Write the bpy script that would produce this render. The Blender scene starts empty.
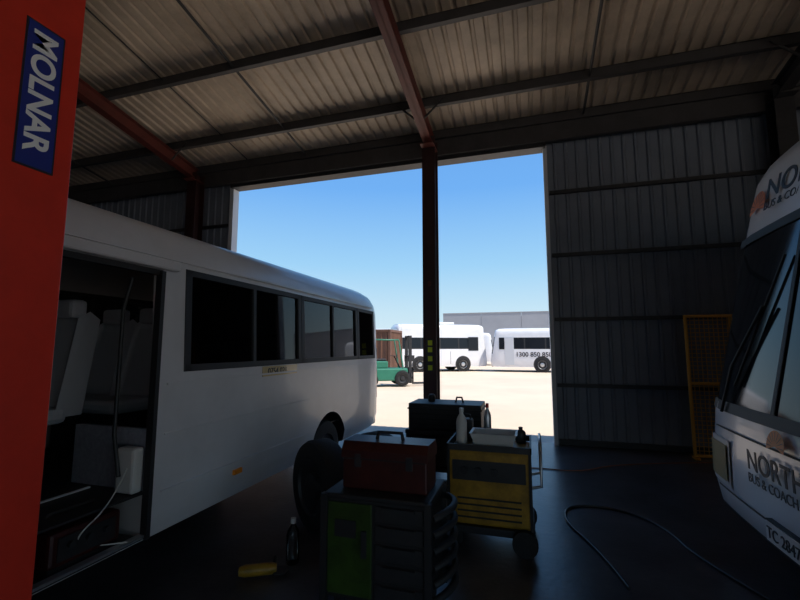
import bpy, math, random
from mathutils import Vector, Matrix
random.seed(4)
PI=math.pi
scene=bpy.context.scene
COL=scene.collection

# ------------------------------------------------------------------ materials
def mat(name,col,rough=.5,metal=0,var=0,scale=4,bump=0,bscale=None,spec=.5,coat=0,dark=None,emit=0):
    m=bpy.data.materials.new(name); m.use_nodes=True
    nt=m.node_tree; b=nt.nodes['Principled BSDF']
    b.inputs['Base Color'].default_value=(*col,1)
    b.inputs['Roughness'].default_value=rough
    b.inputs['Metallic'].default_value=metal
    b.inputs['Specular IOR Level'].default_value=spec
    b.inputs['Coat Weight'].default_value=coat
    if emit:
        b.inputs['Emission Color'].default_value=(*col,1); b.inputs['Emission Strength'].default_value=emit
    tc=nt.nodes.new('ShaderNodeTexCoord')
    if var:
        n=nt.nodes.new('ShaderNodeTexNoise'); n.inputs['Scale'].default_value=scale
        n.inputs['Detail'].default_value=8; n.inputs['Roughness'].default_value=.65
        nt.links.new(tc.outputs['Object'],n.inputs['Vector'])
        r=nt.nodes.new('ShaderNodeValToRGB')
        r.color_ramp.elements[0].position=.35; r.color_ramp.elements[1].position=.68
        d=dark if dark else tuple(c*(1-var) for c in col)
        r.color_ramp.elements[0].color=(*d,1); r.color_ramp.elements[1].color=(*col,1)
        nt.links.new(n.outputs['Fac'],r.inputs['Fac'])
        nt.links.new(r.outputs['Color'],b.inputs['Base Color'])
    if bump:
        n2=nt.nodes.new('ShaderNodeTexNoise'); n2.inputs['Scale'].default_value=bscale or scale*8
        n2.inputs['Detail'].default_value=6
        nt.links.new(tc.outputs['Object'],n2.inputs['Vector'])
        bp=nt.nodes.new('ShaderNodeBump'); bp.inputs['Strength'].default_value=bump
        bp.inputs['Distance'].default_value=.02
        nt.links.new(n2.outputs['Fac'],bp.inputs['Height'])
        nt.links.new(bp.outputs['Normal'],b.inputs['Normal'])
    return m
def glassmat(name,tint,gloss=.12,rough=.03):
    m=bpy.data.materials.new(name); m.use_nodes=True; nt=m.node_tree
    for n in list(nt.nodes): nt.nodes.remove(n)
    o=nt.nodes.new('ShaderNodeOutputMaterial'); t=nt.nodes.new('ShaderNodeBsdfTransparent')
    t.inputs['Color'].default_value=(*tint,1)
    g=nt.nodes.new('ShaderNodeBsdfGlossy'); g.inputs['Roughness'].default_value=rough
    f=nt.nodes.new('ShaderNodeFresnel'); f.inputs['IOR'].default_value=1.40
    mx=nt.nodes.new('ShaderNodeMixShader')
    nt.links.new(f.outputs[0],mx.inputs[0]); nt.links.new(t.outputs[0],mx.inputs[1]); nt.links.new(g.outputs[0],mx.inputs[2])
    nt.links.new(mx.outputs[0],o.inputs[0])
    return m

M=dict(
 white=mat('paint_white',(.80,.80,.82),.28,var=.08,scale=2,coat=.3),
 minib=mat('paint_minibus',(.66,.66,.68),.32,var=.14,scale=1.5,coat=.25),
 coachw=mat('paint_coach',(.82,.82,.85),.25,coat=.3),
 black=mat('rubber_black',(.015,.015,.017),.6),
 tyre=mat('tyre_rubber',(.012,.012,.013),.8,bump=.3,bscale=60),
 blackgl=mat('gloss_black',(.012,.013,.016),.12),
 dark=mat('dark_steel',(.03,.03,.033),.5,var=.4,scale=9),
 steelg=mat('purlin_galv',(.06,.058,.06),.55,var=.35,scale=4),
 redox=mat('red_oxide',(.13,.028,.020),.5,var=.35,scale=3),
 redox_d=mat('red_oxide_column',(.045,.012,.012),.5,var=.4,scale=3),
 roof=mat('roof_sheet',(.68,.56,.43),.45,var=.45,scale=.9),
 wall=mat('wall_sheet',(.20,.235,.29),.42,var=.22,scale=1.6),
 jamb=mat('jamb_trim',(.6,.62,.65),.5),
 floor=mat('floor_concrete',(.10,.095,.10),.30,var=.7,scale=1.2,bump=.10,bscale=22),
 yard=mat('yard_ground',(.72,.58,.44),.9,var=.16,scale=.25,bump=.3,bscale=4),
 hoist=mat('hoist_red',(.70,.04,.02),.38,var=.15,scale=6),
 blue=mat('sign_blue',(.02,.035,.24),.4),
 text=mat('text_white',(.85,.85,.85),.5),
 textd=mat('text_dark',(.02,.02,.03),.5),
 orange=mat('logo_orange',(.75,.20,.03),.45),
 amber=mat('amber_lens',(.9,.28,.02),.3),
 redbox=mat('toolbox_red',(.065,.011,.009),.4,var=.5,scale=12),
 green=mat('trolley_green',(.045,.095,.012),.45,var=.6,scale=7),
 forkg=mat('forklift_green',(.03,.20,.13),.4,var=.15),
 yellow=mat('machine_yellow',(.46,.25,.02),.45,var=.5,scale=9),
 cage=mat('cage_yellow',(.75,.38,.05),.45),
 hiviz=mat('hiviz_yellow',(.65,.75,.03),.4),
 plastic=mat('plastic_white',(.62,.62,.60),.4),
 seat=mat('seat_fabric',(.34,.36,.42),.85,var=.3,scale=30),
 seatc=mat('seat_cover',(.65,.65,.68),.8),
 inter=mat('bus_interior',(.45,.44,.43),.7),
 cont=mat('container_brown',(.17,.08,.05),.6,var=.35,scale=1.2),
 conc=mat('tilt_concrete',(.36,.37,.40),.8,var=.12,scale=.3),
 chrome=mat('chrome',(.7,.7,.72),.2,metal=1),
 alu=mat('alu',(.55,.56,.58),.35,metal=.8),
 lens=mat('lamp_lens',(.62,.50,.28),.12),
 hose=mat('hose_black',(.02,.02,.02),.45),
 cable=mat('cable_orange',(.35,.12,.05),.5),
 glass=glassmat('bus_glass',(.30,.28,.26)),
 wind=mat('windscreen_glass',(.014,.017,.022),.07,spec=.25),
 clear=glassmat('clear_plastic',(.75,.8,.82)),
)

# ------------------------------------------------------------------ helpers
def root(name,loc=(0,0,0),rz=0):
    e=bpy.data.objects.new(name,None); COL.objects.link(e); e.location=loc; e.rotation_euler=(0,0,rz)
    e.empty_display_size=.1
    return e
def mk(name,v,f,m,parent=None,smooth=False,mats=None,mi=None,sharp=35):
    me=bpy.data.meshes.new(name); me.from_pydata([tuple(p) for p in v],[],f); me.update()
    ob=bpy.data.objects.new(name,me); COL.objects.link(ob)
    if mats:
        for x in mats: me.materials.append(x)
        for p,i in zip(me.polygons,mi): p.material_index=i
    else: me.materials.append(m)
    if smooth:
        for p in me.polygons: p.use_smooth=True
        me.set_sharp_from_angle(angle=math.radians(sharp))
    if parent: ob.parent=parent
    return ob
def bev(ob,w,s=2):
    b=ob.modifiers.new('bevel','BEVEL'); b.width=w; b.segments=s; b.limit_method='ANGLE'
    return ob
def boxg(x0,x1,y0,y1,z0,z1):
    v=[(x0,y0,z0),(x1,y0,z0),(x1,y1,z0),(x0,y1,z0),(x0,y0,z1),(x1,y0,z1),(x1,y1,z1),(x0,y1,z1)]
    f=[(0,3,2,1),(4,5,6,7),(0,1,5,4),(1,2,6,5),(2,3,7,6),(3,0,4,7)]
    return v,f
def box(name,x0,x1,y0,y1,z0,z1,m,parent=None,b=0):
    v,f=boxg(x0,x1,y0,y1,z0,z1); o=mk(name,v,f,m,parent)
    if b: bev(o,b)
    return o
def multi(name,boxes,m,parent=None,b=0):
    V=[];F=[]
    for q in boxes:
        v,f=boxg(*q); n=len(V); V+=v; F+=[tuple(i+n for i in k) for k in f]
    o=mk(name,V,F,m,parent)
    if b: bev(o,b,1)
    return o
def lathe(name,prof,m,parent=None,loc=(0,0,0),axis='Z',seg=32,mats=None,idx=None):
    V=[];F=[];mi=[]
    n=len(prof)
    for k in range(seg):
        a=2*PI*k/seg; c,s=math.cos(a),math.sin(a)
        for r,h in prof:
            p=(r*c,r*s,h)
            if axis=='X': p=(h,r*c,r*s)
            elif axis=='Y': p=(r*s,h,r*c)
            V.append((p[0]+loc[0],p[1]+loc[1],p[2]+loc[2]))
    for k in range(seg):
        k2=(k+1)%seg
        for i in range(n-1):
            F.append((k*n+i,k2*n+i,k2*n+i+1,k*n+i+1)); mi.append(idx[i] if idx else 0)
    F.append(tuple(k*n for k in range(seg))[::-1]); mi.append(idx[0] if idx else 0)
    F.append(tuple(k*n+n-1 for k in range(seg))); mi.append(idx[-1] if idx else 0)
    if mats: return mk(name,V,F,None,parent,True,mats,mi)
    return mk(name,V,F,m,parent,True)
def tube(name,pts,r,m,parent=None,smooth=False,cyc=False):
    cu=bpy.data.curves.new(name,'CURVE'); cu.dimensions='3D'; cu.bevel_depth=r; cu.bevel_resolution=3
    cu.use_fill_caps=True
    if smooth:
        sp=cu.splines.new('NURBS'); sp.points.add(len(pts)-1)
        for p,q in zip(sp.points,pts): p.co=(*q,1)
        sp.order_u=3; sp.use_endpoint_u=True; sp.resolution_u=8
    else:
        sp=cu.splines.new('POLY'); sp.points.add(len(pts)-1)
        for p,q in zip(sp.points,pts): p.co=(*q,1)
    sp.use_cyclic_u=cyc
    ob=bpy.data.objects.new(name,cu); COL.objects.link(ob); cu.materials.append(m)
    if parent: ob.parent=parent
    return ob
def text(name,s,size,m,parent,loc,R,ext=.002,align='LEFT',bold=0):
    cu=bpy.data.curves.new(name,'FONT'); cu.body=s; cu.size=size; cu.extrude=ext; cu.align_x=align
    cu.offset=bold
    ob=bpy.data.objects.new(name,cu); COL.objects.link(ob); cu.materials.append(m)
    ob.parent=parent
    X,Y=Vector(R[0]).normalized(),Vector(R[1]).normalized(); Z=X.cross(Y)
    mt=Matrix((X,Y,Z)).transposed().to_4x4(); mt.translation=Vector(loc)
    ob.matrix_local=mt
    return ob
def wheel(root_,name,loc,R,w,axis='X',side=1,rim=None):
    rim=rim or M['alu']
    h=w/2
    pr=[(R*.30,-h*.7),(R*.56,-h*.8),(R*.60,-h),(R*.80,-h*1.05),(R*.95,-h*.9),(R,-h*.6),(R,h*.6),(R*.95,h*.9),(R*.80,h*1.05),(R*.60,h),(R*.56,h*.8),(R*.30,h*.5),(R*.28,h*.9),(R*.12,h)]
    ids=[1,1,0,0,0,0,0,0,0,1,1,1,1]
    if side<0: pr=[(r,-a) for r,a in pr]
    return lathe(name,pr,None,root_,loc,axis,36,mats=[M['tyre'],rim],idx=ids)
def ribsheet(name,p0,U,V,N,lu,lv,pitch,depth,m,parent=None,wr=.35):
    p0,U,V,N=[Vector(x) for x in (p0,U,V,N)]
    prof=[];k=0
    n=int(lu/pitch)
    for i in range(n+1):
        b=i*pitch
        for du,d in ((0,0),(pitch*(1-wr),0),(pitch*(1-wr*.75),depth),(pitch*(1-wr*.25),depth)):
            if b+du<=lu: prof.append((b+du,d))
    prof.append((lu,0))
    Vv=[];F=[]
    for u,d in prof:
        Vv.append(p0+U*u+N*d); Vv.append(p0+U*u+N*d+V*lv)
    for i in range(len(prof)-1):
        F.append((2*i,2*i+2,2*i+3,2*i+1))
    return mk(name,Vv,F,m,parent)
def join(name,obs,parent=None):
    V=[];F=[];mats=[];mi=[]
    for o in obs:
        n=len(V); V+=[v.co.copy() for v in o.data.vertices]
        for mm in o.data.materials:
            if mm not in mats: mats.append(mm)
        for p in o.data.polygons:
            F.append(tuple(i+n for i in p.vertices)); mi.append(mats.index(o.data.materials[p.material_index]))
    for o in obs: bpy.data.objects.remove(o)
    return mk(name,V,F,None,parent,False,mats,mi)

# ------------------------------------------------------------------ building shell
DY=7.8; SL=.176; EZ=5.85     # door wall, roof slope, eave underside
XL,XR,YB=-13.0,10.0,-8.0
def rz(y): return EZ+SL*(DY-y)
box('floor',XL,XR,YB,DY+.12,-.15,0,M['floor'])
v=[(-150,-90,-.03),(150,-90,-.03),(150,220,-.03),(-150,220,-.03)]
mk('yard_ground',v,[(0,1,2,3)],M['yard'])
lr=math.hypot(DY+.15-YB,(DY+.15-YB)*SL); sv=Vector((0,YB-DY-.15,(DY+.15-YB)*SL)).normalized()
nv=Vector((0,SL,1)).normalized()
ribsheet('ceiling',(XL,DY+.15,rz(DY+.15)),(1,0,0),sv,nv,XR-XL,lr,.2,.035,M['roof'],wr=.4)
w=[ribsheet('a',(.40,DY+.08,0),(1,0,0),(0,0,1),(0,-1,0),XR-.4,EZ,.19,.03,M['wall']),
   ribsheet('b',(-6.4,DY+.08,5.30),(1,0,0),(0,0,1),(0,-1,0),6.8,EZ-5.30,.19,.03,M['wall']),
   ribsheet('c',(XL,DY+.08,0),(1,0,0),(0,0,1),(0,-1,0),-6.4-XL,EZ,.19,.03,M['wall'])]
wf=join('wall_front',w)
gl=[]
for z in (1.0,2.13,3.27,4.42):
    gl.append((.44,XR,DY-.02,DY+.045,z-.03,z+.03)); gl.append((XL,-6.45,DY-.02,DY+.045,z-.03,z+.03))
gl.append((.44,XR,DY-.02,DY+.045,.02,.10))
multi('wall_girts',gl,M['dark'],wf)
ribsheet('wall_left',(XL,DY+.1,0),(0,-1,0),(0,0,1),(1,0,0),DY-YB,8.8,.19,.03,M['wall'])
# unseen right wall: wide open bay added to let daylight in
r1=ribsheet('a',(XR,DY+.1,0),(0,-1,0),(0,0,1),(-1,0,0),6.6,7.6,.19,.03,M['wall'])
r2=ribsheet('b',(XR,DY-6.5,3.9),(0,-1,0),(0,0,1),(-1,0,0),DY-6.5-YB,4.9,.19,.03,M['wall'])
join('wall_right',[r1,r2])
b1=ribsheet('a',(XL,YB,3.8),(1,0,0),(0,0,1),(0,1,0),XR-XL,4.9,.19,.03,M['wall'])
b2=ribsheet('b',(XL,YB,0),(1,0,0),(0,0,1),(0,1,0),12.6,3.8,.19,.03,M['wall'])
join('wall_back',[b1,b2])  # unseen; low gap on one side added to admit more daylight
# jambs
box('trim_1',.355,.42,DY-.03,DY+.16,0,5.3,M['jamb'])  # pale colour stands in for sunlight on this jamb edge
box('trim_2',-6.46,-6.36,DY-.03,DY+.16,0,5.3,M['jamb'])
box('trim_3',-6.4,.4,DY-.1,DY+.16,5.26,5.34,M['dark'])
# eave beam + purlins
pu=root('roof_purlins')
for i,y in enumerate((DY-.12,6.8,5.3,3.75,2.2,.65,-.9,-2.45,-4.0,-5.5,-7.0)):
    z=rz(y)
    multi('purlin_%d'%(i+1),[(XL,XR,y-.01,y+.01,z-.2,z-.005),(XL,XR,y-.07,y+.01,z-.205,z-.19),(XL,XR,y-.01,y+.07,z-.02,z-.005)],M['steelg'],pu)
box('eave_beam',XL,XR,DY-.16,DY-.06,5.34,5.66,M['steelg'],pu)
# portal frames
for x in (-12.7,-7.2,-1.7,3.8,9.3):
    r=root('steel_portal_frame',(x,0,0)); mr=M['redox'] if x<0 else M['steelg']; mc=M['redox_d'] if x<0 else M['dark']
    for nm,z0,z1,hw in (('rafter_bottom_flange',-.46,-.445,.085),('rafter_web',-.46,-.21,.008),('rafter_top_flange',-.225,-.21,.085)):
        V=[];
        y0,y1=DY-.3,YB+.2
        for y in (y0,y1):
            for X_,zz in ((-hw,z0),(hw,z0),(hw,z1),(-hw,z1)): V.append((X_,y,rz(y)+zz))
        mk(nm,V,[(0,1,2,3),(7,6,5,4),(0,4,5,1),(1,5,6,2),(2,6,7,3),(3,7,4,0)],mr,r)
    yc=DY-.28
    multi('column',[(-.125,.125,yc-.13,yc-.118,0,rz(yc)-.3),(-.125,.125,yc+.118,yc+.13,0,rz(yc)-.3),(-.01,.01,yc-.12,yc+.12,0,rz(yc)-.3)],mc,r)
    box('base_plate',-.17,.17,yc-.17,yc+.17,0,.02,M['dark'],r)
    box('haunch_plate',-.125,.125,yc-.30,yc+.13,rz(yc)-.5,rz(yc)-.48,mr,r)
    for yy in (6.8-.05,3.75):
        for s in (-1,1):
            tube('fly_brace',[(s*.05,yy,rz(yy)-.44),(s*.42,yy,rz(yy)-.1)],.018,M['dark'],r)
    if x==-1.7:
        box('reflector_sign',-.07,.06,yc-.136,yc-.131,1.22,1.80,M['dark'],r)
        for z in (1.24,1.40,1.56,1.68): box('hiviz_patch',-.035,.045,yc-.142,yc-.137,z,z+.09,M['hiviz'],r)
        box('red_tag',-.03,.03,yc-.136,yc-.131,2.75,2.85,M['redox'],r)
# roof purlin bridging
rb=root('roof_purlin_bridging')
def rpt(x,y,d=.12): return (x,y,rz(y)-d)
for x in (-9.95,-4.45,1.05,6.55):
    tube('bridging_bar',[rpt(x,-7),rpt(x,7.65)],.022,M['steelg'],rb)
tube('conduit',[rpt(-5.9,1,.06),rpt(-5.9,7.6,.06)],.012,M['dark'],rb)

# ------------------------------------------------------------------ minibus (left)
mb=root('minibus',(-3.32,0,0))
def ring(y,s=1,dz=0,inset=0):
    half=[(.86,.42),(.97,.45),(1.015,.60),(1.02,1.0),(1.015,1.48),(.985,2.20),(.955,2.33),(.89,2.44),(.76,2.52),(.5,2.58),(0,2.61)]
    pts=[]
    for x,z in half:
        x=max(0,x-inset) if x>0 else 0
        z2=z
        if inset:
            z2=max(z,.72) if z<.72 else z
            if z>2.3: z2=z-inset
        pts.append((x*s,y,1.4+(z2-1.4)*(1-(1-s)*1.1)+dz))
    L=[(-x,yy,z) for x,yy,z in pts[:-1]][::-1]
    return pts+L
def loft(name,rings,m,parent):
    n=len(rings[0]);V=[p for r in rings for p in r];F=[]
    for i in range(len(rings)-1):
        for k in range(n):
            k2=(k+1)%n; F.append((i*n+k,i*n+k2,(i+1)*n+k2,(i+1)*n+k))
    F.append(tuple(range(n))); F.append(tuple((len(rings)-1)*n+k for k in range(n))[::-1])
    o=mk(name,V,F,m,parent)
    import bmesh
    bm=bmesh.new(); bm.from_mesh(o.data); bmesh.ops.recalc_face_normals(bm,faces=bm.faces); bm.to_mesh(o.data); bm.free()
    return o
outer=loft('body',[ring(-.75,.86),ring(-.66,.93),ring(-.5,.975),ring(-.2,1),ring(1.5),ring(3),ring(4.5),ring(5.9),ring(6.2,.992),ring(6.36,.97),ring(6.45,.935),ring(6.49,.88)],M['minib'],mb)
inner=loft('cut_inner',[ring(-.5,.9,inset=.05),ring(-.2,1,inset=.05),ring(6.0,1,inset=.05),ring(6.3,.93,inset=.05)],M['inter'],mb)
cuts=[inner]
WZ0,WZ1=1.50,2.19
wins=[(2.42,3.95),(4.02,5.49),(5.56,6.16)]
def cutbox(*a,mm='black'):
    o=box('cut',*a,M[mm],mb); cuts.append(o); return o
for a,b in wins+[(.55,1.3)]:
    o=cutbox(-1.5,1.5,a,b,WZ0,WZ1); 
o=cutbox(-1.5,-.7,1.5,2.35,WZ0,WZ1)
cutbox(.52,1.4,1.47,2.17,.47,2.14,mm='inter')         # entry door
cutbox(-.82,.82,6.1,6.8,1.5,2.15)                      # rear glass
cutbox(-.85,.85,-1.2,-.3,1.35,2.2)                     # windscreen
for wy in (.62,4.68):
    for s in (-1,1):
        o=lathe('cut',[(.46,min(s*.62,s*1.3)),(.46,max(s*.62,s*1.3))],M['black'],mb,(0,wy,.42),'X',32); cuts.append(o)
for c in cuts:
    md=outer.modifiers.new('b','BOOLEAN'); md.object=c; md.operation='DIFFERENCE'; md.solver='EXACT'
    try: md.material_mode='TRANSFER'
    except: pass
dg=bpy.context.evaluated_depsgraph_get()
nm=bpy.data.meshes.new_from_object(outer.evaluated_get(dg))
outer.modifiers.clear(); outer.data=nm
for c in cuts: bpy.data.objects.remove(c)
for p in nm.polygons: p.use_smooth=True
nm.set_sharp_from_angle(angle=math.radians(28))
# window frames and glass on both sides
def sx(z): # half width at z in window zone
    return 1.015+( .985-1.015)*(z-1.48)/(2.20-1.48)
def sidepane(name,s,y0,y1,z0,z1,off,th,m):
    V=[];
    for d in (off,off+th):
        for y,z in ((y0,z0),(y1,z0),(y1,z1),(y0,z1)): V.append((s*(sx(z)+d),y,z))
    return mk(name,V,[(0,3,2,1),(4,5,6,7),(0,1,5,4),(1,2,6,5),(2,3,7,6),(3,0,4,7)],m,mb)
for s in (1,-1):
    for i,(a,b) in enumerate(wins+[(.55,1.3)]):
        sidepane('window_glass',s,a,b,WZ0,WZ1,-.022,.006,M['glass'])
        mid=(a+b)/2 if b-a>1 else None
        t=.028
        sidepane('window_rail_low',s,a-.02,b+.02,WZ0-.02,WZ0+t,-.03,.036,M['black'])
        sidepane('window_rail_top',s,a-.02,b+.02,WZ1-t,WZ1+.015,-.03,.036,M['black'])
        sidepane('window_post',s,a-.03,a+t,WZ0-.02,WZ1+.015,-.03,.036,M['black'])
        sidepane('window_post',s,b-t,b+.03,WZ0-.02,WZ1+.015,-.03,.036,M['black'])
        if mid: sidepane('window_slider_bar',s,mid-.02,mid+.02,WZ0,WZ1,-.03,.034,M['black'])
    sidepane('drip_rail',s,-.1,6.1,2.245,2.262,-.004,.018,M['minib'])
    # body crease mouldings
    for z in (.72,1.08):
        box('body_moulding',s*1.012 if s>0 else -1.03,1.03 if s>0 else -1.012,2.25,4.15,z,z+.012,M['minib'],mb)
    box('body_moulding',1.01 if s>0 else -1.032,1.032 if s>0 else -1.01,2.25,6.1,1.40,1.415,M['minib'],mb)
sidepane('window_glass',-1,1.5,2.35,WZ0,WZ1,-.022,.006,M['glass'])
box('windscreen_glass',-.85,.85,-.72,-.71,1.35,2.15,M['glass'],mb)
box('rear_glass',-.82,.82,6.40,6.41,1.5,2.1,M['glass'],mb)
# door surround seals
multi('door_seal',[(.975,1.025,1.455,1.48,.47,2.15),(.975,1.025,2.155,2.185,.47,2.15)],M['black'],mb)
multi('door_header_seal',[(.955,1.0,1.455,2.185,2.125,2.16)],M['black'],mb)
box('door_header_cover',.95,1.035,1.2,2.30,2.165,2.235,M['minib'],mb,.012)
# folded open door leaf just inside front of the door aperture
box('folded_door_leaf',.62,.97,1.50,1.53,.50,2.1,M['blackgl'],mb)
tube('door_grab_rail',[(.86,2.08,.85),(.80,2.08,1.1),(.80,2.08,1.9),(.86,2.08,2.1)],.012,M['dark'],mb)
box('step_tread',.54,1.0,1.49,2.15,.47,.485,M['dark'],mb)
box('step_edge',.97,1.015,1.49,2.15,.485,.50,M['alu'],mb)
box('step_riser',.525,.545,1.49,2.15,.485,.745,M['text'],mb)
box('floor_vinyl',-.95,.95,-.4,6.2,.722,.735,M['dark'],mb)
for wy in (.62,4.68):
    wheel(mb,'wheel',(.86,wy,.39),.39,.22,'X',1,M['dark']); wheel(mb,'wheel',(-.86,wy,.39),.39,.22,'X',-1)
# fixtures on side
box('marker_lamp',1.012,1.035,2.95,3.05,.63,.67,M['amber'],mb,.004)
box('plate_sticker',1.013,1.024,3.30,3.88,1.385,1.475,M['lens'],mb)
text('sticker_text','0754 021',.085,M['textd'],mb,(1.026,3.37,1.40),((0,1,0),(0,0,1)))
box('rear_bumper',-.9,.9,6.38,6.58,.42,.68,M['minib'],mb,.04)
for s in(-1,1): box('tail_lamp',s*.9-.06,s*.9+.06,6.38,6.46,.85,1.3,M['hoist'],mb,.01)
tube('exhaust_pipe',[(.5,5.2,.35),(.5,6.3,.33),(.62,6.55,.33)],.035,M['dark'],mb)
# seats
def seat(px,py,face=-1,m='seat'):
    # face -1 => faces towards -y (front)
    f=face
    o=box('seat_cushion',px-.22,px+.22,py-.22,py+.22,1.08,1.2,M[m],mb,.04)
    V=[];
    prof=[(.16,1.16),(.30,1.16),(.42,1.86),(.36,1.90),(.30,1.86)]
    prof=[(-f*a,z) for a,z in prof]
    for X_ in (-.21,.21):
        for a,z in prof: V.append((px+X_*(1 if z<1.8 else .8),py+a,z))
    n=len(prof);F=[tuple(range(n)),tuple(range(2*n-1,n-1,-1))]+[(i,(i+1)%n,n+(i+1)%n,n+i) for i in range(n)]
    bev(mk('seat_back',V,F,M[m],mb),.03)
    bev(box('headrest',px-.12,px+.12,py-f*.31-.06*1,py-f*.31+.07,1.88,2.03,M['seatc'],mb),.03)
    box('seat_pedestal',px-.15,px+.15,py-.12,py+.12,.735,1.08,M['dark'],mb)
for i,py in enumerate((.55,1.35,2.15,2.95,3.75,4.55,5.35)):
    seat(-.72,py,m='seatc' if i>1 else 'seat'); 
    if i not in(0,): seat(-.24,py,m='seatc' if i>1 else 'seat')
    if i>=3: seat(.72,py)
box('modesty_panel',.30,.95,2.20,2.24,.735,1.12,M['seat'],mb)
box('switch_box',.80,.95,2.10,2.18,.74,1.02,M['plastic'],mb,.02)
tube('loose_cable',[(.9,2.1,.9),(.98,1.95,.75),(.95,1.75,.62),(.9,1.9,.52),(1.0,2.05,.5)],.004,M['plastic'],mb,True)

# red battery charger on the step
bc=root('battery_charger',(-2.52,1.85,.487))
box('case',-.16,.14,-.2,.2,.02,.2,M['redbox'],bc,.02)
box('base',-.15,.13,-.19,.19,0,.02,M['black'],bc)
box('front_panel',.14,.147,-.16,.16,.05,.17,M['black'],bc)
tube('handle',[(0,-.15,.2),(0,-.12,.26),(0,.12,.26),(0,.15,.2)],.012,M['black'],bc)
for y in(-.1,.0,.1): lathe('knob',[(.018,0),(.018,.02)],M['dark'],bc,(.147,y,.12),'X',12)

# ------------------------------------------------------------------ vehicle hoist post
hp=root('vehicle_hoist_post',(-1.75,1.17,0))
box('column_face',-.02,0,-.34,0,.02,3.9,M['hoist'],hp,.004)
multi('column_flanges',[(-.30,-.02,-.018,0,.02,3.9),(-.30,-.02,-.34,-.322,.02,3.9),(-.30,-.285,-.1,0,.02,3.9),(-.30,-.285,-.34,-.24,.02,3.9)],M['hoist'],hp)
box('lift_carriage',-.29,-.03,-.3,-.04,.3,.8,M['dark'],hp)
box('base_plate',-.4,.1,-.42,.06,0,.02,M['dark'],hp)
box('top_cap',-.31,.01,-.35,.01,3.9,3.93,M['hoist'],hp)
box('sign_border',0.0005,.004,-.202,-.067,2.31,2.88,M['textd'],hp)
box('sign_plate',.004,.006,-.195,-.074,2.317,2.873,M['blue'],hp)
text('sign_text','MOLNAR',.115,M['text'],hp,(.008,-.175,2.850),((0,0,-1),(0,1,0)),ext=.001,bold=.003)

# ------------------------------------------------------------------ coach builder (front at x=0, body runs to +x, width along y)
def coach(name,loc,rzv,L,W,H,rake=.45,wheels=(2.3,7.6),paint=None,wz=(1.25,2.6),sidez=(1.35,2.35),R=.48,pill=1.35,rc=.30,bow=.12):
    r=root(name,loc,rzv); paint=paint or M['coachw']; hw=W/2
    zs=[.32,.36,.5,.8,1.1,wz[0],wz[0]+.02,sidez[0]+.02,1.8,sidez[1],wz[1]-.02,wz[1],H-.42,H-.25,H-.12,H-.04,H]
    zs=sorted(set(zs))
    def xf(z):
        tb=[(.3,.05),(.36,.02),(.5,0),(1.0,.01),(wz[0],.05),(wz[1],.05+rake*.72),(H-.25,.05+rake),(H-.12,.12+rake),(H-.04,.3+rake),(H,.7+rake)]
        for (a,b),(c,d) in zip(tb,tb[1:]):
            if z<=c: return b+(d-b)*max(0,(z-a))/(c-a)
        return tb[-1][1]
    def wf_(z):
        if z<=sidez[0]: return hw-(0.03 if z<.4 else 0)
        tb=[(sidez[0],hw),(sidez[1],hw-.04),(H-.25,hw-.07),(H-.12,hw-.14),(H-.04,hw-.3),(H,hw-.7)]
        for (a,b),(c,d) in zip(tb,tb[1:]):
            if z<=c: return b+(d-b)*(z-a)/(c-a)
        return tb[-1][1]
    # side stations
    xs=[.55]; x=.75+rake
    st=[x]
    while x<L-1.4: x+=pill-.09; st.append(x); x+=.09; st.append(x)
    xs=[.5+rake]+st+[L-.35]
    nf=14
    def outline(z):
        w_=wf_(z);x0=xf(z);P=[]
        for i in range(nf+1):
            s=-1+2*i/nf
            # rounded front: superellipse-like plan
            y=w_*math.sin(s*PI/2)
            a=abs(math.sin(s*PI/2))
            xx=x0+bow*a*a+ (rc*(1-math.sqrt(max(0,1-max(0,(a-.72)/.28)**2))))
            P.append((xx,y))
        for q in xs: P.append((max(q,x0+.45),w_))
        xb=L-(0 if z<H-.3 else (z-H+.3)*.6)
        P.append((xb-.12,w_-.01)); P.append((xb,w_-.14)); P.append((xb,-(w_-.14))); P.append((xb-.12,-(w_-.01)))
        for q in reversed(xs): P.append((max(q,x0+.45),-w_))
        return P
    V=[];n=None
    for z in zs:
        P=outline(z); n=len(P)
        V+=[(a,b,z) for a,b in P]
    F=[];mi=[]
    ns=len(xs)
    for j in range(len(zs)-1):
        zc=(zs[j]+zs[j+1])/2
        for k in range(n):
            k2=(k+1)%n
            F.append((j*n+k,j*n+k2,(j+1)*n+k2,(j+1)*n+k)); m_=0
            if k<nf and wz[0]<zc<wz[1]: m_=1 if 1<=k<nf-1 else 0
            if k<nf and zc<.36: m_=2
            sidek=None
            if nf+1<=k<nf+ns: sidek=k-(nf+1)
            k_o=k-(nf+ns+4)   # reversed side
            if 1<=k_o<=ns-1: sidek=ns-1-k_o
            if sidek is not None and sidez[0]<zc<sidez[1] and sidek%2==1 and 1<=sidek<ns-2: m_=1
            if sidek is not None and sidez[0]<zc<sidez[1] and sidek%2==0 and 1<=sidek<ns-2: m_=2
            F[-1]=F[-1]; mi.append(m_)
            if k==nf+ns+2-0 and 1.7<zc<sidez[1]+.05: mi[-1]=1
    F.append(tuple(range(n))[::-1]); mi.append(2)
    F.append(tuple((len(zs)-1)*n+k for k in range(n))); mi.append(0)
    mk('body',V,F,None,r,True,[paint,M['wind'],M['black']],mi,40)
    for wx in wheels:
        for s in (-1,1):
            lathe('wheel_arch',[(R+.09,-.006),(R+.09,.006)],M['black'],r,(wx,s*(hw+.002),R+.02),'Y',28)
            wheel(r,'wheel',(wx,s*(hw-.10),R),R,.26,'Y',s)
    return r,xf,hw
RC2,BOW2=.14,.07
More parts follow.
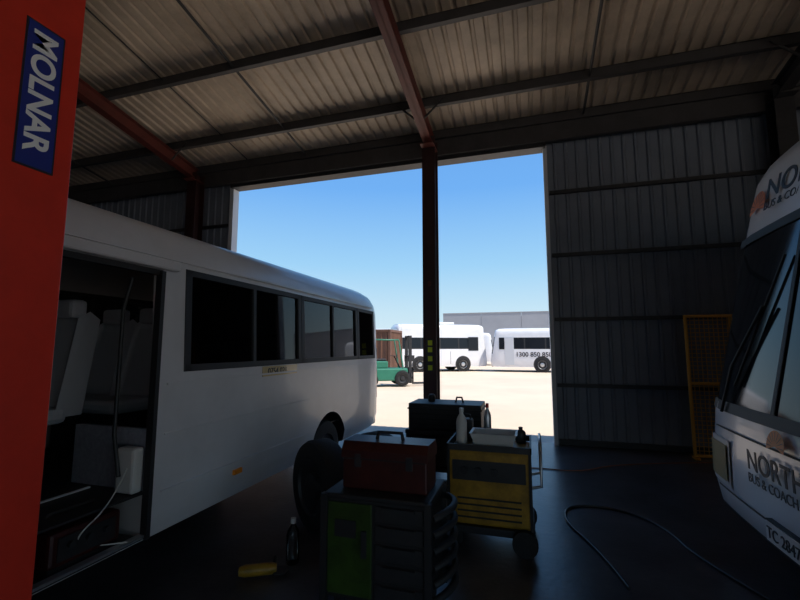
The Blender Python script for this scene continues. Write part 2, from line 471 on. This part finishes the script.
cb,xf,hw=coach('coach_bus',(1.48,3.45,0),0,8.2,2.5,3.34,rake=.42,wheels=(2.2,6.9),wz=(1.18,2.58),rc=RC2,bow=BOW2)
# front details, local coords x forward = -x
def fx(y,z):
    a=abs(y)/ (hw-.0); a=min(a,.999)
    return xf(z)+BOW2*a*a+RC2*(1-math.sqrt(max(0,1-max(0,(a-.72)/.28)**2)))
def frontpatch(name,y0,y1,z0,z1,off,th,m,ny=8,nz=6):
    V=[];F=[]
    for d in (off,off-th) :
        for j in range(nz+1):
            z=z0+(z1-z0)*j/nz
            for i in range(ny+1):
                y=y0+(y1-y0)*i/ny
                V.append((fx(y,z)-d-0.0,y,z))
    q=(nz+1)*(ny+1)
    for j in range(nz):
        for i in range(ny):
            a=j*(ny+1)+i; F.append((a,a+ny+1,a+ny+2,a+1)); F.append((q+a,q+a+1,q+a+ny+2,q+a+ny+1))
    return mk(name,V,F,m,cb,True)
frontpatch('windscreen_seal_bottom',-1.12,1.12,1.12,1.2,.012,.01,M['black'])
frontpatch('windscreen_seal_top',-1.08,1.08,2.54,2.61,.012,.01,M['black'])
frontpatch('windscreen_centre_bar',-.02,.02,1.2,2.56,.012,.01,M['black'])
for s in (-1,1):
    frontpatch('headlamp_housing',*( (.62,1.12) if s>0 else (-1.12,-.62)),.54,.90,.010,.01,M['plastic'])
    frontpatch('headlamp_lens',*( (.66,1.06) if s>0 else (-1.06,-.66)),.58,.86,.022,.01,M['lens'])
    frontpatch('indicator_lens',*( (1.06,1.17) if s>0 else (-1.17,-1.06)),.58,.86,.016,.01,M['amber'])
frontpatch('bumper_gap',-1.2,1.2,.50,.515,.006,.01,M['black'])
frontpatch('panel_gap',-1.2,1.2,.985,.995,.006,.01,M['black'])
# plate
box('plate_holder',-.035,-.0,-.36,.02,.40,.54,M['black'],cb)
box('number_plate',-.042,-.035,-.35,.01,.41,.53,M['text'],cb)
text('plate_text','TC 2847',.10,M['textd'],cb,(-.044,-.005,.435),((0,-1,0),(0,0,1)))
text('coach_name','NORTH',.19,M['textd'],cb,(-.022,.24,.80),((0,-1,0),(0,0,1)),bold=.002)
text('coach_subname','BUS & COACH',.09,M['textd'],cb,(-.022,.24,.71),((0,-1,0),(0,0,1)))
rk=(fx(.4,3.0)-fx(.4,2.7))/.3
text('coach_name_top','NORTH',.24,M['textd'],cb,(fx(.5,2.84)-.03,.58,2.84),((.06,-1,0),(rk,0,1)),bold=.002)
text('coach_subname_top','BUS & COACH',.09,M['textd'],cb,(fx(.5,2.75)-.03,.58,2.75),((.06,-1,0),(rk,0,1)))
def sunlogo(y,z,R):
    V=[];F=[]
    c=(fx(y,z)-.025,y,z); V.append(c); n=28
    rk_=(fx(y,z+.1)-fx(y,z-.1))/.2; sy_=(fx(y+.05,z)-fx(y-.05,z))/.1
    def P(a,r): 
        dy=r*math.cos(a);dz=r*math.sin(a); return (c[0]+rk_*dz+sy_*dy,y+dy,z+dz)
    for i in range(n+1): V.append(P(-.3+(PI+.6)*i/n,R))
    for i in range(n): F.append((0,i+1,i+2))
    o=mk('sun_logo',V,F,M['orange'],cb)
    V=[];F=[]
    for i in range(9):
        a=PI*(i+.0)/8; b=len(V)
        q=[P(a-.04,R*.35),P(a+.04,R*.35),P(a+.03,R*.95),P(a-.03,R*.95)]
        V+=[(p[0]-.004,p[1],p[2]) for p in q]; F.append((b,b+1,b+2,b+3))
    mk('sun_rays',V,F,M['redbox'],cb)
sunlogo(.74,2.82,.14)
sunlogo(-.12,1.02,.10)
# wipers
for s in (1,-1):
    y0=.75*s
    tube('wiper_arm',[(fx(y0,1.12)-.03,y0,1.12),(fx(y0*.8,1.5)-.06,y0*.8,1.5),(fx(y0*.35,1.95)-.05,y0*.35,1.95)],.012,M['black'],cb)
    tube('wiper_blade',[(fx(y0*.75,1.35)-.03,y0*.75,1.35),(fx(y0*.15,2.3)-.03,y0*.15,2.3)],.010,M['black'],cb)
tube('mirror_arm',[(.5,-1.2,2.75),(.25,-1.5,2.7),(.2,-1.5,2.4)],.018,M['black'],cb)
box('mirror_head',.14,.24,-1.62,-1.40,1.9,2.42,M['black'],cb,.03)

# ------------------------------------------------------------------ yard vehicles
def yardbus(name,loc,rot,L,H,wheels,rake=.25):
    r,_x,h=coach(name,loc,rot,L,2.5,H,rake=rake,wheels=wheels,wz=(1.2,2.35),sidez=(1.5,2.3),R=.47,paint=M['white'],rc=.12,bow=.05)
    box('roof_pod',L*.35,L*.62,-.7,.7,H-.01,H+.16,M['white'],r,.05)
    for s in(-1,1):
        for x in (wheels[0]+.9,wheels[0]+1.9,wheels[1]-1.2): box('side_locker_seam',x,x+.02,s*(h+.001)-.004,s*(h+.001)+.004,.5,1.35,M['dark'],r)
        box('engine_vent',L-1.2,L-.5,s*(h+.001)-.004,s*(h+.001)+.006,.7,1.1,M['dark'],r)
    return r
rr=yardbus('coach_bus.001',(-2.6,31.0,0),0,11.5,2.95,(3.4,8.6))
text('side_text','1300 850 850',.42,M['textd'],rr,(1.7,-1.265,1.02),((1,0,0),(0,0,1)),bold=.008)
box('side_door_panel',1.0,1.6,-1.262,-1.25,.45,2.3,M['jamb'],rr)
box('front_side_window',.62,.98,-1.262,-1.25,1.5,2.3,M['wind'],rr)
yb=yardbus('coach_bus.002',(-3.4,31.5,0),math.radians(180+30),6.6,3.25,(1.9,5.0),rake=.15)
box('front_side_window',.75,1.5,1.245,1.262,1.4,2.35,M['wind'],yb)
yc_=yardbus('coach_bus.003',(-3.2,41,0),math.radians(180+8),9,3.0,(2.3,6.8))
yd_=yardbus('coach_bus.004',(-9.0,33.5,0),math.radians(180+6),10,3.15,(2.3,7.2))

# forklift
fk=root('forklift',(-5.9,17.6,0),math.radians(-60))
box('chassis',-.5,.5,-.95,.75,.22,.75,M['forkg'],fk,.06)
box('counterweight',-.52,.52,-1.25,-.75,.3,1.1,M['forkg'],fk,.10)
box('engine_hood',-.4,.4,-.8,-.1,.75,1.05,M['forkg'],fk,.04)
box('seat_base',-.25,.25,-.6,-.15,1.05,1.15,M['black'],fk,.03); box('seat_backrest',-.25,.25,-.68,-.56,1.12,1.6,M['black'],fk,.03)
for s in(-1,1):
    tube('guard_post',[(s*.45,.55,.7),(s*.45,.35,1.95),(s*.45,-.75,1.98),(s*.45,-.85,1.0)],.035,M['forkg'],fk)
    multi('mast_channel',[(s*.33-.05,s*.33+.05,.82,.95,.12,2.15)],M['dark'],fk)
    box('fork',s*.25-.05,s*.25+.05,1.02,2.1,.06,.10,M['dark'],fk); box('fork_shank',s*.25-.05,s*.25+.05,1.0,1.05,.06,.6,M['dark'],fk)
    wheel(fk,'drive_wheel',(s*.48,.5,.33),.33,.2,'X',s,M['dark']); wheel(fk,'steer_wheel',(s*.46,-.8,.26),.26,.18,'X',s,M['dark'])
multi('guard_bars',[(-.45,.45,y,y+.03,1.96,2.0) for y in (-.7,-.45,-.2,.05,.3)],M['forkg'],fk)
multi('mast_crossbars',[(-.35,.35,.84,.92,z,z+.08) for z in (.5,1.2,2.07)]+[(-.5,.5,.96,1.0,.3,.38),(-.5,.5,.96,1.0,.6,.68)],M['dark'],fk)
tube('steering_column',[(0,.5,.75),(0,.25,1.25)],.03,M['black'],fk)
lathe('steering_wheel',[(.15,-.01),(.18,-.01),(.18,.01),(.15,.01)],M['black'],fk,(0,.22,1.27),'Z',20)

# containers
def container(loc,rot):
    r=root('shipping_container',loc,rot)
    a=ribsheet('a',(-3,-1.2,.12),(1,0,0),(0,0,1),(0,-1,0),6,2.35,.28,.04,M['cont'])
    b=ribsheet('b',(-3,1.2,.12),(1,0,0),(0,0,1),(0,1,0),6,2.35,.28,.04,M['cont'])
    c=ribsheet('c',(3,-1.2,.12),(0,1,0),(0,0,1),(1,0,0),2.4,2.35,.28,.04,M['cont'])
    d=ribsheet('d',(-3,-1.2,.12),(0,1,0),(0,0,1),(-1,0,0),2.4,2.35,.28,.04,M['cont'])
    join('side_panels',[a,b,c,d],r)
    box('roof_panel',-3,3,-1.2,1.2,2.46,2.5,M['cont'],r)
    bs=[]
    for x in(-3,3):
        for y in(-1.2,1.2): bs.append((x-.06,x+.06,y-.06,y+.06,0,2.59))
    for z in(.06,2.53):
        bs+=[(-3,3,-1.26,-1.14,z-.06,z+.06),(-3,3,1.14,1.26,z-.06,z+.06),(-3.06,-2.94,-1.2,1.2,z-.06,z+.06),(2.94,3.06,-1.2,1.2,z-.06,z+.06)]
    multi('frame',bs,M['cont'],r)
container((-9.9,21.6,-.03),0.05); container((-16.4,21.4,-.03),0.02); container((-23.2,21.3,-.03),0)
container((-16.4,21.4,2.565),0.02); container((-23.2,21.3,2.565),0)

# warehouse across the yard
wh=root('warehouse',(3,66,0))
multi('tilt_panels',[(-16+6*i+.02,-16+6*i+5.98,0,.2,-.03,6.9) for i in range(8)],M['conc'],wh)
box('parapet_cap',-16,32,-.05,.25,6.9,7.0,M['conc'],wh)
multi('body',[(-15.8,31.8,.2,20,-.03,6.4)],M['conc'],wh)
box('roller_door',-6,-1,-.04,0.0,-.03,4.2,M['jamb'],wh)

# ------------------------------------------------------------------ foreground equipment
# tool trolley with red carry toolbox
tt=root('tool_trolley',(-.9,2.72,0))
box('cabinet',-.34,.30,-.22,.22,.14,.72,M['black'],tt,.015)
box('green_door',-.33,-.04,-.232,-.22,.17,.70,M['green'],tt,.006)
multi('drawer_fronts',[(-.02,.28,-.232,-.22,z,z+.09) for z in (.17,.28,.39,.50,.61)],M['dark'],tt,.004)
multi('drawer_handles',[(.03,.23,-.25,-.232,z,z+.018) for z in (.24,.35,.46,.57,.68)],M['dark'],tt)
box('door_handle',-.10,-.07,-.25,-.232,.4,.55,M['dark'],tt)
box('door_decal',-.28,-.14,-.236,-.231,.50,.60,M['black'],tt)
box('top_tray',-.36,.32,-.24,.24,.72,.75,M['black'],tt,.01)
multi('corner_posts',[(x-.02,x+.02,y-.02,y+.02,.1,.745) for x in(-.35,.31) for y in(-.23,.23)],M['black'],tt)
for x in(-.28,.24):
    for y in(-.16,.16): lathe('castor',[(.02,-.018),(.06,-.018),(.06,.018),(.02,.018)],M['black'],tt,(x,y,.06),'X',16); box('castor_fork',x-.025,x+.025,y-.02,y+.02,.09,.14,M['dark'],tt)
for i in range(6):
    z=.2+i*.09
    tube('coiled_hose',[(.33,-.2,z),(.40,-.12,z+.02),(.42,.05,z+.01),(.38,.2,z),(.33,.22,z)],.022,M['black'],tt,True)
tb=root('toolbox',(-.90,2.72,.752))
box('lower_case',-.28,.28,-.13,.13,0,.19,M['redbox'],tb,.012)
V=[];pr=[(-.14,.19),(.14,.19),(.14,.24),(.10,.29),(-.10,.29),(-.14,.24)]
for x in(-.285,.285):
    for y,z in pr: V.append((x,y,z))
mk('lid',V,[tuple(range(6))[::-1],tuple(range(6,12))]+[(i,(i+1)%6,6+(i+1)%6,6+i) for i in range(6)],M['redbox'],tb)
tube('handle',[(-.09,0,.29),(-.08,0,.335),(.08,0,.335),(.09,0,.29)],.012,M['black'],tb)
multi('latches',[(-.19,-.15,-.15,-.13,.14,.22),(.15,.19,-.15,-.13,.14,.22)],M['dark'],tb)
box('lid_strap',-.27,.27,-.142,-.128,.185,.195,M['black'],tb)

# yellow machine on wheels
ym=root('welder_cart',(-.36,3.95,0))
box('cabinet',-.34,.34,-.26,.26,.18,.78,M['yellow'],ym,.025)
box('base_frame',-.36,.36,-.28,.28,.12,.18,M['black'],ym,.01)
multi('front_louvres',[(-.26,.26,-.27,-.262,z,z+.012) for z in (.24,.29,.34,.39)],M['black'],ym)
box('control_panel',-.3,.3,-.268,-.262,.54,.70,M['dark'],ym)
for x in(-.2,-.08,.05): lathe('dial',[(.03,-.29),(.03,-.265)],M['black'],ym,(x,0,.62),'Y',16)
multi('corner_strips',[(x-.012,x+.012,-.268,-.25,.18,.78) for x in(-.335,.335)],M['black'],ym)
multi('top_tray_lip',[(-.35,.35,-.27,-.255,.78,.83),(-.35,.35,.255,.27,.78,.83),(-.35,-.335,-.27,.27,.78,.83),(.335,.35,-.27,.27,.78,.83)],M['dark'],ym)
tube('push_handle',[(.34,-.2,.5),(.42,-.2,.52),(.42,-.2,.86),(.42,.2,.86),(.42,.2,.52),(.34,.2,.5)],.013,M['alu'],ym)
for s in(-1,1):
    lathe('wheel',[(.02,-.02),(.1,-.025),(.1,.025),(.02,.02)],M['tyre'],ym,(.28,s*.30,.10),'Y',20)
    lathe('castor',[(.02,-.02),(.06,-.02),(.06,.02),(.02,.02)],M['tyre'],ym,(-.28,s*.2,.06),'Y',16)
def bottle(name,loc,R,H,m,cap='plastic'):
    r=root(name,loc)
    lathe('bottle_body',[(R*.9,0),(R,.01),(R,H*.62),(R*.85,H*.72),(R*.38,H*.84),(R*.35,H*.9)],m,r)
    lathe('cap',[(R*.42,H*.88),(R*.42,H*.99),(R*.2,H)],M[cap],r)
    return r
bottle('detergent_bottle',(-.60,3.84,.781),.048,.33,M['plastic'])
bottle('spray_can',(-.40,4.14,.781),.035,.34,M['alu'],'hoist')
bottle('oil_bottle',(-.10,4.12,.781),.045,.14,M['dark'],'black')
bt=root('parts_basin',(-.32,3.86,.781))
V=[];F=[]
for z,a,b in ((0,.15,.10),(.13,.19,.13),(.135,.20,.14),(.13,.18,.12),(.015,.14,.09)):
    V+=[(-a,-b,z),(a,-b,z),(a,b,z),(-a,b,z)]
for j in range(4):
    for k in range(4): F.append((j*4+k,j*4+(k+1)%4,(j+1)*4+(k+1)%4,(j+1)*4+k))
F.append((3,2,1,0)); F.append((16,17,18,19))
mk('basin',V,F,M['plastic'],bt)
jc=root('jerry_can',(-.60,4.08,.781))
box('can',-.07,.07,-.07,.07,0,.2,M['black'],jc,.02); tube('can_handle',[(-.05,0,.2),(-.04,0,.235),(.04,0,.235),(.05,0,.2)],.01,M['black'],jc)

# dark parts bench beyond
pb=root('parts_bench',(-1.0,5.3,0))
multi('bench_legs',[(x-.03,x+.03,y-.03,y+.03,0,.62) for x in(-.42,.42) for y in(-.28,.28)],M['dark'],pb)
box('bench_top',-.46,.46,-.32,.32,.62,.67,M['dark'],pb,.01)
box('bench_shelf',-.44,.44,-.3,.3,.2,.23,M['dark'],pb)
box('parts_case',-.44,.44,-.24,.24,.67,.97,M['dark'],pb,.012)
multi('case_lid',[(-.45,.45,-.25,.25,.90,.915)],M['black'],pb)
multi('case_latches',[(-.25,-.19,-.26,-.24,.86,.94),(.19,.25,-.26,-.24,.86,.94)],M['dark'],pb)
lathe('filter_canister',[(.04,0),(.045,.01),(.045,.07),(.03,.09)],M['dark'],pb,(-.2,0,.97),'Z',20)
tube('lift_hook',[(.1,0,.96),(.12,0,1.03),(.18,0,1.03),(.2,0,.96)],.012,M['dark'],pb)
box('parts_crate',-.42,.40,-.26,.28,.23,.6,M['black'],pb,.02)
multi('crate_ribs',[(-.42,.42,-.248,-.238,z,z+.02) for z in (.72,.78,.84)],M['black'],pb)

# loose wheels standing by the trolley
lw=root('spare_tyre',(-1.86,3.62,.40),math.radians(-35))
wheel(lw,'tyre',(0,0,0),.40,.24,'Y',-1,M['dark'])
l2=root('spare_tyre.001',(-1.50,4.1,.40),math.radians(-25))
wheel(l2,'tyre',(0,0,0),.40,.24,'Y',-1,M['dark'])
wb=bottle('water_bottle',(-1.80,3.05,0),.05,.33,M['clear'],'plastic')
gg=root('angle_grinder',(-1.92,2.80,.05),.5)
lathe('motor_body',[(.03,-.14),(.04,-.1),(.04,.08),(.03,.12)],M['yellow'],gg,(0,0,0),'X',18)
lathe('disc',[(.01,-.004),(.06,-.004),(.06,.004),(.01,.004)],M['dark'],gg,(.15,0,-.02),'Z',24)
tube('side_handle',[(.1,0,0),(.1,.12,.02)],.014,M['black'],gg)
# yellow mesh gate against wall
yg=root('yellow_mesh_gate',(2.32,7.50,0))
W_,H_=1.15,2.12
fr=[(0,0),(W_,0),(W_,H_),(0,H_)]
tube('frame',[(a,0,.04+b*(H_-.04)/H_) for a,b in fr],.034,M['cage'],yg,cyc=True)
tube('mid_rail',[(0,0,1.1),(W_,0,1.1)],.026,M['cage'],yg); tube('mid_stile',[(W_*.5,0,.05),(W_*.5,0,H_)],.018,M['cage'],yg)
ms=[]
for i in range(1,19): x=W_*i/19; ms.append((x-.004,x+.004,-.003,.003,.05,H_))
for i in range(1,33): z=.05+(H_-.05)*i/33; ms.append((0,W_,-.003,.003,z-.004,z+.004))
multi('mesh',ms,M['cage'],yg)
multi('feet',[(-.03,.03,-.12,.05,0,.03),(W_-.03,W_+.03,-.12,.05,0,.03)],M['cage'],yg)

# hoses on floor
tube('air_hose',[(1.5,3.4,.012),(1.2,4.0,.012),(1.15,4.55,.012),(.85,4.95,.012),(.35,4.95,.012),(.25,4.5,.012),(.5,3.9,.012),(.6,3.4,.012)],.011,M['hose'],smooth=True)
tube('extension_lead',[(-.9,5.7,.008),(-.2,6.3,.008),(.6,6.2,.008),(1.0,6.7,.008),(2.2,7.2,.008),(2.6,7.3,.008)],.007,M['cable'],smooth=True)
dp=root('drain_pan',(-1.35,3.3,0))
lathe('pan',[(.17,.0),(.2,.1),(.21,.1),(.18,.01)],M['dark'],dp)

# ------------------------------------------------------------------ lighting
w=bpy.data.worlds.new('sky'); scene.world=w; w.use_nodes=True; nt=w.node_tree
bg=nt.nodes['Background']; tc=nt.nodes.new('ShaderNodeTexCoord'); sp=nt.nodes.new('ShaderNodeSeparateXYZ'); cr=nt.nodes.new('ShaderNodeValToRGB')
nt.links.new(tc.outputs['Generated'],sp.inputs[0]); nt.links.new(sp.outputs['Z'],cr.inputs['Fac']); nt.links.new(cr.outputs['Color'],bg.inputs['Color'])
e=cr.color_ramp.elements; e[0].position=0; e[0].color=(.76,.91,.98,1); e[1].position=1; e[1].color=(.07,.22,.66,1)
for p,c in ((.08,(.62,.85,.99)),(.19,(.38,.70,1.0)),(.36,(.18,.47,.97))):
    q=e.new(p); q.color=(*c,1)
bg.inputs['Strength'].default_value=.97
sd=bpy.data.lights.new('sun','SUN'); sd.energy=6.2; sd.angle=.009; sd.color=(1,.95,.86)
so=bpy.data.objects.new('sun',sd); COL.objects.link(so)
az=math.radians(-12); el=math.radians(58)
dirv=Vector((math.cos(az)*math.cos(el),math.sin(az)*math.cos(el),math.sin(el)))
so.rotation_euler=dirv.to_track_quat('Z','Y').to_euler(); so.location=(10,0,20)

# ------------------------------------------------------------------ camera
cd=bpy.data.cameras.new('camera'); cam=bpy.data.objects.new('camera',cd); COL.objects.link(cam)
cd.sensor_width=36; cd.lens=36*420/800; cd.clip_end=500
cam.location=(0,0,1.65)
yaw=math.radians(17); pit=math.radians(6.4)
fw=Vector((-math.sin(yaw)*math.cos(pit),math.cos(yaw)*math.cos(pit),math.sin(pit)))
cam.rotation_euler=fw.to_track_quat('-Z','Y').to_euler()
scene.camera=cam
scene.view_settings.view_transform='Standard'
scene.view_settings.look='None'
scene.view_settings.exposure=-.05
